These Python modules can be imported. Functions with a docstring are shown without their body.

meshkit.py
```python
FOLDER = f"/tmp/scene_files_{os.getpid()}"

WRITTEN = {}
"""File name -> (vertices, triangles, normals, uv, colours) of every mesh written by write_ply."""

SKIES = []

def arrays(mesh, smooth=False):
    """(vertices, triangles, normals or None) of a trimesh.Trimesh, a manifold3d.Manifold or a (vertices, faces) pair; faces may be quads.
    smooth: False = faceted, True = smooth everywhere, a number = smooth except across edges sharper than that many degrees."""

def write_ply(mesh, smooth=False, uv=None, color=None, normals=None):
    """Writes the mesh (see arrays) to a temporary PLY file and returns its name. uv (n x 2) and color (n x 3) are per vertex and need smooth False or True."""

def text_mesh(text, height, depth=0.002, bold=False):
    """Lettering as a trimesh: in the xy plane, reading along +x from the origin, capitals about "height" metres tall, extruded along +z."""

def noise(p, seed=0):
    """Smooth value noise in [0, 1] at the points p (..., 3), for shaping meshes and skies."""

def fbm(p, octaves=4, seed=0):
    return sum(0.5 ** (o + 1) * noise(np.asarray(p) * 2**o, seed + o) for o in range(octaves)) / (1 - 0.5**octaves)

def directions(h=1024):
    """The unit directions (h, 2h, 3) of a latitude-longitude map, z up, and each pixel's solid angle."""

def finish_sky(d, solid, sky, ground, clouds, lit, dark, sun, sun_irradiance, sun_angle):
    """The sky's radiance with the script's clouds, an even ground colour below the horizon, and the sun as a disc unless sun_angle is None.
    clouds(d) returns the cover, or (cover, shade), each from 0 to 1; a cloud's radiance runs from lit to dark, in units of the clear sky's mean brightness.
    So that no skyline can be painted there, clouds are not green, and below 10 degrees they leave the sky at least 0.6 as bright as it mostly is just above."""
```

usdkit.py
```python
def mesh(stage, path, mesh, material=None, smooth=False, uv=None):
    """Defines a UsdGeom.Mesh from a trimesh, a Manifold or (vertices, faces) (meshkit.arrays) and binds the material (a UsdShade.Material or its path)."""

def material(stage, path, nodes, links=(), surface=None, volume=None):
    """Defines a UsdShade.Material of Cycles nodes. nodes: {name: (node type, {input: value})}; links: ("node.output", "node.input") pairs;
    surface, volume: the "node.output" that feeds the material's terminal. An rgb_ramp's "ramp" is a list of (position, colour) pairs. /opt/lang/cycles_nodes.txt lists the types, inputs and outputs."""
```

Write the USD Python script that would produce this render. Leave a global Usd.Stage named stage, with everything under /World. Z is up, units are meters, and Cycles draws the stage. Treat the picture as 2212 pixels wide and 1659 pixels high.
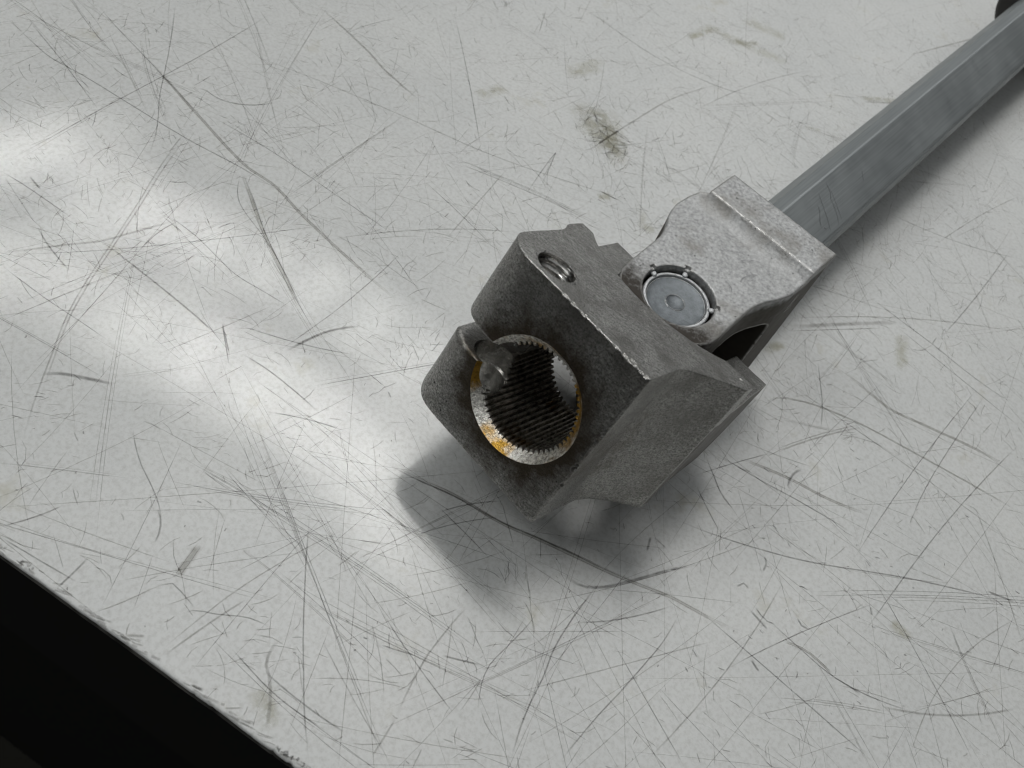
import math, numpy as np, trimesh, usdkit, meshkit
import manifold3d as m3
from manifold3d import Manifold, CrossSection
from pxr import Usd, UsdGeom, UsdLux, UsdShade, Gf, Sdf

stage = Usd.Stage.CreateInMemory()
UsdGeom.SetStageUpAxis(stage, UsdGeom.Tokens.z)
UsdGeom.SetStageMetersPerUnit(stage, 1.0)
UsdGeom.Xform.Define(stage, '/World')
rng = np.random.default_rng(7)
H = 19.0                     # height of the cross centre above the bench, mm
MM = 0.001

# ---------------------------------------------------------------- camera
F_PX = 2020.96
CR = np.array([0.7136434335227226, 0.6599430899474142, 0.23492162058984437])
CD = np.array([0.6578293550808806, -0.5160862209930217, -0.5485577017005729])
CF = np.array([-0.2407770532749589, 0.546012939894103, -0.8024314799934175])
CP = np.array([28.130293005551177, -113.41694979104827, 130.17826104572248 + H])
cam = UsdGeom.Camera.Define(stage, '/World/camera')
mtx = np.eye(4); mtx[0, :3] = CR; mtx[1, :3] = -CD; mtx[2, :3] = -CF; mtx[3, :3] = CP * MM
cam.AddTransformOp().Set(Gf.Matrix4d(*mtx.ravel().tolist()))
cam.CreateHorizontalApertureAttr(36.0); cam.CreateVerticalApertureAttr(27.0)
cam.CreateFocalLengthAttr(36.0 * F_PX / 2212)
cam.CreateClippingRangeAttr(Gf.Vec2f(0.01, 20))
EXPOSURE = 0.0
cam.GetPrim().CreateAttribute('exposure', Sdf.ValueTypeNames.Float).Set(EXPOSURE)
cam.CreateFStopAttr(40.0); cam.CreateFocusDistanceAttr(0.170)

def pix(x, y, z=0.0):
    """Where the line of sight through a point of the photograph (2212 wide) meets the height z (mm) above the bench."""
    r = CR * (x - 1106) / F_PX + CD * (y - 829.5) / F_PX + CF
    return CP + r * ((z - CP[2]) / r[2])

# ---------------------------------------------------------------- lamps
def aim(prim, pos, target):
    pos, target = np.array(pos, float), np.array(target, float)
    z = pos - target; z /= np.linalg.norm(z)
    x = np.cross([0, 0, 1.0], z)
    x = x / np.linalg.norm(x) if np.linalg.norm(x) > 1e-6 else np.array([1.0, 0, 0])
    y = np.cross(z, x)
    m = np.eye(4); m[0, :3] = x; m[1, :3] = y; m[2, :3] = z; m[3, :3] = pos
    UsdGeom.Xformable(prim).AddTransformOp().Set(Gf.Matrix4d(*m.ravel().tolist()))

def rect_lamp(name, pos, target, w, h, power, color=(1, 1, 1)):
    l = UsdLux.RectLight.Define(stage, '/World/' + name)
    l.CreateWidthAttr(w); l.CreateHeightAttr(h); l.CreateIntensityAttr(power); l.CreateColorAttr(Gf.Vec3f(*color))
    aim(l, pos, target); return l

def added_spot(name, pos, target, radius, power, cone, soft, color=(1, 1, 1)):
    l = UsdLux.SphereLight.Define(stage, '/World/' + name)
    l.CreateRadiusAttr(radius); l.CreateIntensityAttr(power); l.CreateColorAttr(Gf.Vec3f(*color))
    sh = UsdLux.ShapingAPI.Apply(l.GetPrim())
    sh.CreateShapingConeAngleAttr(cone); sh.CreateShapingConeSoftnessAttr(soft)
    aim(l, pos, target); return l

KEY = np.array([-0.22, 0.30, 1.0]); KEY /= np.linalg.norm(KEY)
rect_lamp('ceiling_lamp', (-0.75, -0.65, 1.35), (0, 0, 0), 0.45, 0.45, 7.5, (0.98, 1.0, 0.99))
rect_lamp('room_fill_lamp', (0.1, 0.0, 2.2), (0.1, 0.0, 0), 3.4, 3.4, 0.37, (0.97, 0.995, 0.995))  # added overhead fill, lifts the shadows as ambient light
rect_lamp('back_fill_lamp', (-0.45, 1.7, 1.15), (0, 0, 0.1), 1.5, 1.5, 0.88, (0.97, 0.99, 1.0))  # added panel behind, for the metal tops to reflect
rect_lamp('window_lamp', KEY * 1.2, (0, 0, 0), 0.28, 0.28, 20.5, (1.0, 0.993, 0.97))
# added spots standing in for dappled daylight: soft pools in a band across the bench
# (x, y in the photograph, radius of the pool in mm beyond the soft rim, strength)
POOLS = [(-120, 350, 10, 0.45), (60, 330, 9, 0.55), (190, 300, 5, 0.6), (250, 430, 7, 0.7), (390, 500, 7, 0.8), (520, 560, 5, 0.7), (640, 590, 4, 0.9), (750, 660, 4, 1.0), (850, 740, 4, 1.0), (930, 830, 4, 0.9),
         (-80, 590, 10, 0.4), (130, 540, 7, 0.5), (200, 660, 6, 0.6), (360, 720, 7, 0.8), (500, 800, 7, 0.7), (630, 870, 6, 0.7), (740, 950, 6, 0.65), (830, 1050, 6, 0.55), (900, 1150, 5, 0.55)]
KEY2 = np.array([0.62, 0.05, 1.0]); KEY2 /= np.linalg.norm(KEY2)  # slant chosen so these added spots reach past the block
POOLS2 = [(1110, 1335, 3, 2.2), (1185, 1305, 3, 2.6), (1270, 1255, 3, 1.5), (1420, 1165, 4, 0.6)]
n_spot = 0
for pools, dr, dist, rad in ((POOLS, KEY, 0.25, 0.010), (POOLS2, KEY2, 0.2, 0.005), ([(1238, 800, 3, 4.5)], np.array([-0.85, -0.1, 0.5]), 0.2, 0.004)):  # last spot added on the left to brighten the bore opening
    for x, y, half, pw in pools:
        t = pix(x, y) * MM
        added_spot('added_spot' + ('' if n_spot == 0 else '_%03d' % n_spot), t + dr * dist, t, rad, pw * 820 * (dist / 0.25) ** 2, math.degrees(math.atan(half * MM / dist)), 0.7, (1.0, 0.99, 0.96)); n_spot += 1

# ---------------------------------------------------------------- helpers
def tag(p, label=None, cat=None, group=None, kind=None):
    p = p.GetPrim() if hasattr(p, 'GetPrim') else p
    for k, v in (('label', label), ('category', cat), ('group', group), ('kind', kind)):
        if v: p.SetCustomDataByKey(k, v)
    return p

used = {}
def put(name, mesh, mat, parent, smooth=30, uv=None, label=None, kind=None):
    """One Mesh prim under parent from a mesh in millimetres."""
    base = (str(parent.GetPath()) if hasattr(parent, 'GetPath') else parent) + '/' + name
    n = used.get(base, 0); used[base] = n + 1
    path = base if n == 0 else '%s_%03d' % (base, n)
    if hasattr(mesh, 'to_mesh'):
        q = mesh.to_mesh(); mesh = (np.array(q.vert_properties[:, :3], float), np.array(q.tri_verts))
    elif isinstance(mesh, trimesh.Trimesh):
        mesh = (np.array(mesh.vertices), np.array(mesh.faces))
    m = usdkit.mesh(stage, path, (np.asarray(mesh[0]) * MM, mesh[1]), mat, smooth=smooth, uv=uv)
    tag(m, label=label, kind=kind)
    return m.GetPrim()

def place(man, U, V, W, O):
    """A Manifold from its own axes to the bench's."""
    return man.transform(np.c_[U, V, W, O])

def poly(pts):
    pts = np.asarray(pts, float)
    a = 0.5 * np.sum(pts[:, 0] * np.roll(pts[:, 1], -1) - np.roll(pts[:, 0], -1) * pts[:, 1])
    return CrossSection([pts if a > 0 else pts[::-1]])

def arc(cx, cy, rx, ry, a0, a1, n=8):
    t = np.radians(np.linspace(a0, a1, n))
    return [(cx + rx * math.cos(k), cy + ry * math.sin(k)) for k in t]

def rounded(cs, r):      # round the convex corners of an outline
    return cs.offset(-r, m3.JoinType.Round, 2, 32).offset(r, m3.JoinType.Round, 2, 32)

def extrude(cs, a, b, axes):
    """cs extruded from a to b along the third of axes; axes is a permutation such as 'uvw' giving what x, y, extrusion mean."""
    man = Manifold.extrude(cs, b - a).translate([0, 0, a])
    T = np.zeros((3, 4))
    for col, ch in enumerate(axes): T['uvw'.index(ch), col] = 1
    if np.linalg.det(T[:, :3]) < 0:
        man = man.mirror([0, 0, 0]) if False else man
        q = man.transform(T); return q
    return man.transform(T)

def cyl(axis, r, a, b, c0=0.0, c1=0.0, n=64, r2=None):
    """Cylinder along one of u, v, w from a to b; c0, c1 its place on the other two axes in order."""
    m = Manifold.cylinder(b - a, r, r if r2 is None else r2, n).translate([0, 0, a])
    if axis == 'w': T = np.array([[1, 0, 0, c0], [0, 1, 0, c1], [0, 0, 1, 0]], float)
    elif axis == 'v': T = np.array([[1, 0, 0, c0], [0, 0, 1, 0], [0, -1, 0, c1]], float)
    else: T = np.array([[0, 0, 1, 0], [0, 1, 0, c0], [-1, 0, 0, c1]], float)
    return m.transform(T)

def box(u0, u1, v0, v1, w0, w1):
    return Manifold.cube([u1 - u0, v1 - v0, w1 - w0]).translate([u0, v0, w0])

def lathe(profile, n=96):
    return Manifold.revolve(poly(profile), n)

# ---------------------------------------------------------------- materials
LK = '/World/Looks/'
UsdGeom.Scope.Define(stage, '/World/Looks')

def metal(name, dark, light, rough=0.45, metallic=0.85, scale=900, stain=None, stain_scale=90, stain_at=(0.5, 0.68),
          bump=0.35, bevel=0.25, grain=None, spec_scale=3500, rust=None, pits=0.0, wear=0.8, oils=(), radial=None, gr=(0.5, 1.4)):
    """Worn metal: fine cast mottling, larger oily stains, rounded edges and small pits."""
    N = {'g': ('geometry', {}),
         'n1': ('noise_texture', {'scale': scale, 'detail': 6, 'roughness': 0.7}),
         'r1': ('rgb_ramp', {'ramp': [(0.34, dark), (0.66, light)]}),
         'n3': ('noise_texture', {'scale': spec_scale, 'detail': 3, 'roughness': 0.6}),
         'bm': ('bump', {'strength': bump, 'distance': 0.0002}),
         'bv': ('bevel', {'samples': 6, 'radius': bevel * MM}), 'bd': ('vector_math', {'math_type': 'dot_product'}),
         'be': ('map_range', {'from_min': 0.992, 'from_max': 0.93, 'to_min': 0.0, 'to_max': wear, 'clamp': True}),
         'bn': ('noise_texture', {'scale': 1400, 'detail': 4, 'roughness': 0.7}), 'bnr': ('map_range', {'from_min': 0.36, 'from_max': 0.56, 'clamp': True}), 'bw_': ('math', {'math_type': 'multiply'}),
         'mw': ('mix_color', {'b': (0.62, 0.61, 0.59)}), 'rw': ('mix_float', {'b': 0.24}),
         'p': ('principled_bsdf', {'metallic': metallic, 'roughness': rough}),
         'rr': ('map_range', {'from_min': 0.3, 'from_max': 0.7, 'to_min': rough - 0.1, 'to_max': rough + 0.12})}
    L = [('g.position', 'n1.vector'), ('g.position', 'n3.vector'), ('n1.fac', 'r1.fac'),
         ('bv.bevel', 'bm.normal'), ('bm.normal', 'p.normal'), ('n1.fac', 'rr.value'), ('rr.result', 'rw.a'), ('bw_.value', 'rw.fac'), ('rw.result', 'p.roughness'),
         ('bv.bevel', 'bd.vector1'), ('g.normal', 'bd.vector2'), ('bd.value', 'be.value'), ('g.position', 'bn.vector'), ('bn.fac', 'bnr.value'), ('be.result', 'bw_.value1'), ('bnr.result', 'bw_.value2')]
    col = 'r1.color'
    hsrc = 'n3.fac'
    if grain:            # brushed marks: three (axis, features per metre) pairs
        for k, (axv, sc) in enumerate(grain):
            N['gd%d' % k] = ('vector_math', {'math_type': 'dot_product', 'vector2': tuple(np.array(axv) * sc)}); L.append(('g.position', 'gd%d.vector1' % k))
        N['gc'] = ('combine_xyz', {}); N['n4'] = ('noise_texture', {'scale': 1.0, 'detail': 4, 'roughness': 0.65})
        N['g4'] = ('map_range', {'from_min': 0.3, 'from_max': 0.7, 'to_min': gr[0], 'to_max': gr[1]}); N['mx4'] = ('mix_color', {'blend_type': 'multiply', 'fac': 1.0, 'use_clamp': False})
        L += [('gd0.value', 'gc.x'), ('gd1.value', 'gc.y'), ('gd2.value', 'gc.z'), ('gc.vector', 'n4.vector'), ('n4.fac', 'g4.value'), (col, 'mx4.a'), ('g4.result', 'mx4.b')]
        col = 'mx4.result'; N['hs'] = ('math', {'math_type': 'add'}); L += [('n3.fac', 'hs.value1'), ('n4.fac', 'hs.value2')]; hsrc = 'hs.value'
    L.append((hsrc, 'bm.height'))
    if stain:
        N['n2'] = ('noise_texture', {'scale': stain_scale, 'detail': 5, 'roughness': 0.6})
        N['r2'] = ('rgb_ramp', {'ramp': [(stain_at[0], (0, 0, 0)), (stain_at[1], (1, 1, 1))]})
        N['mx2'] = ('mix_color', {'b': stain})
        L += [('g.position', 'n2.vector'), ('n2.fac', 'r2.fac'), ('r2.color', 'mx2.fac'), (col, 'mx2.a')]
        col = 'mx2.result'
    if rust:
        N['n5'] = ('noise_texture', {'scale': 260, 'detail': 6, 'roughness': 0.7})
        N['r5'] = ('rgb_ramp', {'ramp': [(0.5, (0, 0, 0)), (0.6, (1, 1, 1))]})
        N['mx5'] = ('mix_color', {'b': rust})
        L += [('g.position', 'n5.vector'), ('n5.fac', 'r5.fac'), ('r5.color', 'mx5.fac'), (col, 'mx5.a')]
        col = 'mx5.result'
    if pits:
        N['v'] = ('voronoi_texture', {'scale': 700, 'randomness': 1.0}); N['rv'] = ('rgb_ramp', {'ramp': [(0.0, (1, 1, 1)), (0.10, (1, 1, 1)), (0.16, (0, 0, 0))]})
        N['n6'] = ('noise_texture', {'scale': 400, 'detail': 2}); N['r6'] = ('rgb_ramp', {'ramp': [(0.55, (0, 0, 0)), (0.62, (1, 1, 1))]})
        N['mm'] = ('math', {'math_type': 'multiply'}); N['mm2'] = ('math', {'math_type': 'multiply', 'value2': pits}); N['mx6'] = ('mix_color', {'b': (0.01, 0.01, 0.01)})
        L += [('g.position', 'v.vector'), ('v.distance', 'rv.fac'), ('g.position', 'n6.vector'), ('n6.fac', 'r6.fac'), ('rv.color', 'mm.value1'), ('r6.color', 'mm.value2'),
              ('mm.value', 'mm2.value1'), ('mm2.value', 'mx6.fac'), (col, 'mx6.a')]
        col = 'mx6.result'
    if radial:           # grime round an axis: (point, axis, inner, outer, colour)
        pt, axv, q0, q1, rc = radial
        N['rs'] = ('vector_math', {'math_type': 'subtract', 'vector2': tuple(np.array(pt) * MM)}); N['rx'] = ('vector_math', {'math_type': 'cross_product', 'vector2': tuple(axv)}); N['rl'] = ('vector_math', {'math_type': 'length'})
        N['rm'] = ('map_range', {'from_min': q0 * MM, 'from_max': q1 * MM, 'to_min': 1.1, 'to_max': -0.35}); N['rn'] = ('noise_texture', {'scale': 330, 'detail': 7, 'roughness': 0.75})
        N['ra'] = ('math', {'math_type': 'multiply_add', 'value2': 2.6, 'value3': -1.3}); N['rp'] = ('math', {'math_type': 'add', 'use_clamp': True}); N['xr'] = ('mix_color', {'b': rc})
        L += [('g.position', 'rs.vector1'), ('rs.vector', 'rx.vector1'), ('rx.vector', 'rl.vector1'), ('rl.value', 'rm.value'), ('g.position', 'rn.vector'), ('rn.fac', 'ra.value1'),
              ('rm.result', 'rp.value1'), ('ra.value', 'rp.value2'), ('rp.value', 'xr.fac'), (col, 'xr.a')]
        col = 'xr.result'
    for oil in oils:     # oily dirt that starts at a place on the thing: (axis, from, to, colour)
        ax, o0, o1, oc = oil; k_ = ax
        N['so' + k_] = ('separate_xyz', {}); N['no' + k_] = ('noise_texture', {'scale': 700, 'detail': 6, 'roughness': 0.75}); N['mo' + k_] = ('map_range', {'from_min': o0 * MM, 'from_max': o1 * MM, 'to_min': -0.25, 'to_max': 1.25})
        N['ao' + k_] = ('math', {'math_type': 'multiply_add', 'value2': 2.2, 'value3': -1.1}); N['po' + k_] = ('math', {'math_type': 'add', 'use_clamp': True}); N['xo' + k_] = ('mix_color', {'b': oc})
        L += [('g.position', f'so{k_}.vector'), (f'so{k_}.' + ax, f'mo{k_}.value'), ('g.position', f'no{k_}.vector'), (f'no{k_}.fac', f'ao{k_}.value1'), (f'mo{k_}.result', f'po{k_}.value1'), (f'ao{k_}.value', f'po{k_}.value2'), (f'po{k_}.value', f'xo{k_}.fac'), (col, f'xo{k_}.a')]
        col = f'xo{k_}.result'
    L += [(col, 'mw.a'), ('bw_.value', 'mw.fac'), ('mw.result', 'p.base_color')]
    return usdkit.material(stage, LK + name, N, L, surface='p.BSDF')

YU = np.array([0.99641, -0.08464, 0.0]); YV = np.array([-0.03333, -0.39234, -0.91922]); YW = np.array([0.0778, 0.91592, -0.39375])
YO = np.array([0, 0, H]) - 39.42 * YW          # the clamp yoke's axes and the middle of its bore mouth
M_yoke = metal('oiled_dark_steel', (0.21, 0.207, 0.197), (0.44, 0.433, 0.412), rough=0.34, metallic=0.88, scale=3300, stain=(0.18, 0.174, 0.162),
               stain_scale=190, stain_at=(0.45, 0.72), bump=0.55, bevel=0.35, pits=0.85, grain=((YU + 0.35 * YW, 500), (YV, 2600), (YW - 0.35 * YU, 2600)),
               radial=(YO, YW, 10.2, 17.0, (0.075, 0.06, 0.043)))
M_ear = metal('shaded_oily_steel', (0.05, 0.045, 0.04), (0.17, 0.155, 0.14), rough=0.45, metallic=0.75, scale=2200, stain=(0.05, 0.04, 0.03), stain_scale=110, bump=0.5, bevel=0.35)  # oily ears, with the shade they stand in painted into the colour
M_fork = metal('bright_cast_steel', (0.25, 0.252, 0.252), (0.58, 0.585, 0.585), rough=0.62, metallic=0.55, scale=1500, stain=(0.20, 0.185, 0.16),
               stain_scale=70, stain_at=(0.52, 0.72), bump=0.3, bevel=0.8, spec_scale=1800, pits=0.7, oils=(('y', 3.5, -6.5, (0.04, 0.034, 0.028)), ('z', 36.0, 33.6, (0.07, 0.062, 0.05))))
M_cap = metal('zinc_grey', (0.12, 0.133, 0.142), (0.23, 0.248, 0.262), rough=0.52, metallic=0.7, scale=900, bump=0.3, bevel=0.15)
M_ring = metal('pale_zinc', (0.45, 0.46, 0.47), (0.72, 0.73, 0.74), rough=0.55, metallic=0.6, scale=1600, bump=0.5, bevel=0.2)
M_shaft = metal('blue_grey_steel', (0.26, 0.28, 0.287), (0.28, 0.30, 0.305), gr=(0.86, 1.12), grain=((np.array([0, 1.0, 0]), 45), (np.array([1.0, 0, 0]), 2200), (np.array([0, 0, 1.0]), 2200)), wear=0.35, rough=0.46, metallic=0.45, scale=60, bump=0.08, bevel=0.35, spec_scale=2500)
M_spline = metal('oily_spline_steel', (0.18, 0.165, 0.14), (0.45, 0.41, 0.35), rough=0.3, metallic=0.85, scale=700, stain=(0.14, 0.075, 0.02), stain_scale=180, stain_at=(0.58, 0.7), bump=0.3, bevel=0.1)
M_cham = metal('bright_machined_rim', (0.55, 0.53, 0.48), (0.85, 0.84, 0.80), rough=0.30, metallic=0.9, scale=1800, stain=(0.45, 0.26, 0.045), stain_scale=150, stain_at=(0.46, 0.58), bump=0.8, bevel=0.1, pits=0.7)
M_shiny = metal('bright_machined_steel', (0.45, 0.44, 0.42), (0.62, 0.61, 0.59), rough=0.22, metallic=1.0, scale=500, bump=0.15, bevel=0.12)
M_rubber = usdkit.material(stage, LK + 'black_rubber', {'p': ('principled_bsdf', {'base_color': (0.022, 0.02, 0.018), 'roughness': 0.55})}, surface='p.BSDF')

def bench_material():
    N = {'g': ('geometry', {}),
         'n1': ('noise_texture', {'scale': 30, 'detail': 5, 'roughness': 0.6}),
         'r1': ('rgb_ramp', {'ramp': [(0.3, (0.60, 0.61, 0.604)), (0.7, (0.67, 0.676, 0.664))]}),
         'n2': ('noise_texture', {'scale': 1100, 'detail': 4, 'roughness': 0.7}),
         'r2': ('rgb_ramp', {'ramp': [(0.28, (0.82, 0.815, 0.80)), (0.56, (1, 1, 1))]}),
         'mx': ('mix_color', {'blend_type': 'multiply', 'fac': 1.0}),
         'n3': ('noise_texture', {'scale': 60, 'detail': 5, 'roughness': 0.65}),
         'r3': ('rgb_ramp', {'ramp': [(0.62, (0, 0, 0)), (0.74, (0.5, 0.5, 0.5))]}),
         'mx3': ('mix_color', {'b': (0.42, 0.40, 0.30)}),
         'bm': ('bump', {'strength': 0.05, 'distance': 0.0002}),
         'p': ('principled_bsdf', {'roughness': 0.40, 'specular_ior_level': 0.4})}
    L = [('g.position', 'n1.vector'), ('g.position', 'n2.vector'), ('g.position', 'n3.vector'), ('n1.fac', 'r1.fac'), ('n2.fac', 'r2.fac'),
         ('r1.color', 'mx.a'), ('r2.color', 'mx.b'), ('n3.fac', 'r3.fac'), ('r3.color', 'mx3.fac'), ('mx.result', 'mx3.a'), ('mx3.result', 'p.base_color'),
         ('n2.fac', 'bm.height'), ('bm.normal', 'p.normal')]
    return usdkit.material(stage, LK + 'white_painted_top', N, L, surface='p.BSDF')
M_bench = bench_material()

def scratch_material(name, color, strength, rough=0.6, lo=0.45):
    N = {'u': ('uvmap', {'attribute': 'st'}), 's': ('separate_xyz', {}), 'g': ('geometry', {}),
         'a1': ('math', {'math_type': 'multiply_add', 'value2': 2.0, 'value3': -1.0}),
         'a2': ('math', {'math_type': 'absolute'}),
         'a3': ('map_range', {'range_type': 'smoothstep', 'from_min': 1.0, 'from_max': 0.15, 'to_min': 0.0, 'to_max': 1.0}),
         'e1': ('math', {'math_type': 'multiply_add', 'value2': 2.0, 'value3': -1.0}),
         'e2': ('math', {'math_type': 'absolute'}),
         'e3': ('map_range', {'range_type': 'smoothstep', 'from_min': 1.0, 'from_max': 0.55, 'to_min': 0.0, 'to_max': 1.0}),
         'n': ('noise_texture', {'scale': 420, 'detail': 5, 'roughness': 0.7}),
         'nr': ('map_range', {'from_min': 0.34, 'from_max': 0.6, 'to_min': lo, 'to_max': 1.0, 'clamp': True}),
         'm1': ('math', {'math_type': 'multiply'}), 'm2': ('math', {'math_type': 'multiply'}),
         'ri': ('map_range', {'from_min': 0.0, 'from_max': 1.0, 'to_min': strength * 0.45, 'to_max': strength}),
         'm3': ('math', {'math_type': 'multiply', 'use_clamp': True}),
         't': ('transparent_bsdf', {}), 'p': ('principled_bsdf', {'base_color': color, 'roughness': rough}), 'x': ('mix_closure', {})}
    L = [('u.UV', 's.vector'), ('s.y', 'a1.value1'), ('a1.value', 'a2.value1'), ('a2.value', 'a3.value'),
         ('s.x', 'e1.value1'), ('e1.value', 'e2.value1'), ('e2.value', 'e3.value'),
         ('g.position', 'n.vector'), ('n.fac', 'nr.value'), ('a3.result', 'm1.value1'), ('e3.result', 'm1.value2'),
         ('m1.value', 'm2.value1'), ('nr.result', 'm2.value2'), ('g.random_per_island', 'ri.value'), ('m2.value', 'm3.value1'), ('ri.result', 'm3.value2'),
         ('m3.value', 'x.fac'), ('t.BSDF', 'x.closure1'), ('p.BSDF', 'x.closure2')]
    return usdkit.material(stage, LK + name, N, L, surface='x.closure')
M_scr_dark = scratch_material('dark_scratch', (0.06, 0.055, 0.05), 0.95)
M_scr_faint = scratch_material('faint_scratch', (0.17, 0.16, 0.14), 0.75)
M_scr_brown = scratch_material('brown_groove', (0.20, 0.185, 0.14), 0.8)
M_scr_pale = scratch_material('pale_groove', (0.88, 0.89, 0.89), 0.9)
M_stain = scratch_material('yellow_brown_stain', (0.45, 0.43, 0.30), 0.55, lo=0.0)
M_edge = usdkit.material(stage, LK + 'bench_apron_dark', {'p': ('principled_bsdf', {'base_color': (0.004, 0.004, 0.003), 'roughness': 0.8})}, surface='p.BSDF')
M_edge2 = usdkit.material(stage, LK + 'worn_grey_edge', {'g': ('geometry', {}), 'n': ('noise_texture', {'scale': 300, 'detail': 4}), 'r': ('rgb_ramp', {'ramp': [(0.35, (0.05, 0.048, 0.045)), (0.65, (0.32, 0.31, 0.29))]}), 'p': ('principled_bsdf', {'roughness': 0.6})},
                           [('g.position', 'n.vector'), ('n.fac', 'r.fac'), ('r.color', 'p.base_color')], surface='p.BSDF')
M_floor = usdkit.material(stage, LK + 'dark_floor', {'p': ('principled_bsdf', {'base_color': (0.016, 0.015, 0.009), 'roughness': 0.8})}, surface='p.BSDF')

# ---------------------------------------------------------------- setting: floor and workbench
tag(put('floor', (np.array([[-3000, -3000, -780], [3000, -3000, -780], [3000, 3000, -780], [-3000, 3000, -780]], float), np.array([[0, 1, 2], [0, 2, 3]])), M_floor, '/World', smooth=False), kind='structure')

bench = UsdGeom.Xform.Define(stage, '/World/workbench')
tag(bench, 'white painted workbench top, heavily scratched, with a chipped front edge', 'workbench')
P0, P1 = pix(-40, 1166), pix(640, 1659)
ed = (P1 - P0) / np.linalg.norm(P1 - P0); nin = np.array([-ed[1], ed[0], 0])      # along the edge, into the bench
if nin[1] < 0: nin = -nin
EO = P0.copy()
def edge(a, b, z=0.0):                       # a along the edge, b into the bench, mm
    return EO + ed * a + nin * b + np.array([0, 0, z])
# the top: a fine grid along the worn front edge, one large sheet behind it
na = 400
aa = np.linspace(-10, 140, na)
bite = 0.30 * (meshkit.fbm(np.c_[aa * 0.13, aa * 0, aa * 0], 5, 3) - 0.5) + 0.5 * np.clip(meshkit.fbm(np.c_[aa * 0.4, aa * 0 + 4, aa * 0], 4, 5) - 0.66, 0, 1) * 3
top_v, top_f = [], []
rows = [(0.0, -0.55), (0.10, -0.22), (0.35, -0.05), (0.8, 0.0), (400.0, 0.0)]
for k, (b, z) in enumerate(rows):
    for i, a in enumerate(aa):
        w = bite[i] if k < 3 else (0.4 * bite[i] if k == 3 else 0)
        top_v.append(edge(a, b + w, z))
for k in range(len(rows) - 1):
    for i in range(na - 1):
        q = k * na + i; top_f += [[q, q + 1, q + na + 1], [q, q + na + 1, q + na]]
def quad(pts):
    n = len(top_v); top_v.extend(pts); top_f.extend([[n, n + 1, n + 2], [n, n + 2, n + 3]])
quad([edge(-500, 0), edge(-10, 0), edge(-10, 600), edge(-500, 600)])
quad([edge(140, 0), edge(900, 0), edge(900, 600), edge(140, 600)])
quad([edge(-10, 400), edge(140, 400), edge(140, 600), edge(-10, 600)])
put('tabletop', (np.array(top_v), np.array(top_f)), M_bench, bench, smooth=40)
ev, ef = [], []
for k, (b, z) in enumerate([(0.0, -0.55), (0.25, -1.6), (0.1, -3.2)]):
    for i, a in enumerate(aa): ev.append(edge(a, b + bite[i] * (1 if k == 0 else 0.5), z))
for k in range(2):
    for i in range(na - 1):
        q = k * na + i; ef += [[q, q + na, q + na + 1], [q, q + na + 1, q + 1]]
put('edge_band', (np.array(ev), np.array(ef)), M_edge2, bench, smooth=40)
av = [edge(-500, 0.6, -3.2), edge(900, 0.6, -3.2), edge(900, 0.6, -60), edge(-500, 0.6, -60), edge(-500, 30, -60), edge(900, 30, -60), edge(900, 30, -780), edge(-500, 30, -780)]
put('apron', (np.array(av), np.array([[0, 3, 2], [0, 2, 1], [3, 4, 5], [3, 5, 2], [4, 7, 6], [4, 6, 5]])), M_edge, bench, smooth=False)

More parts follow.
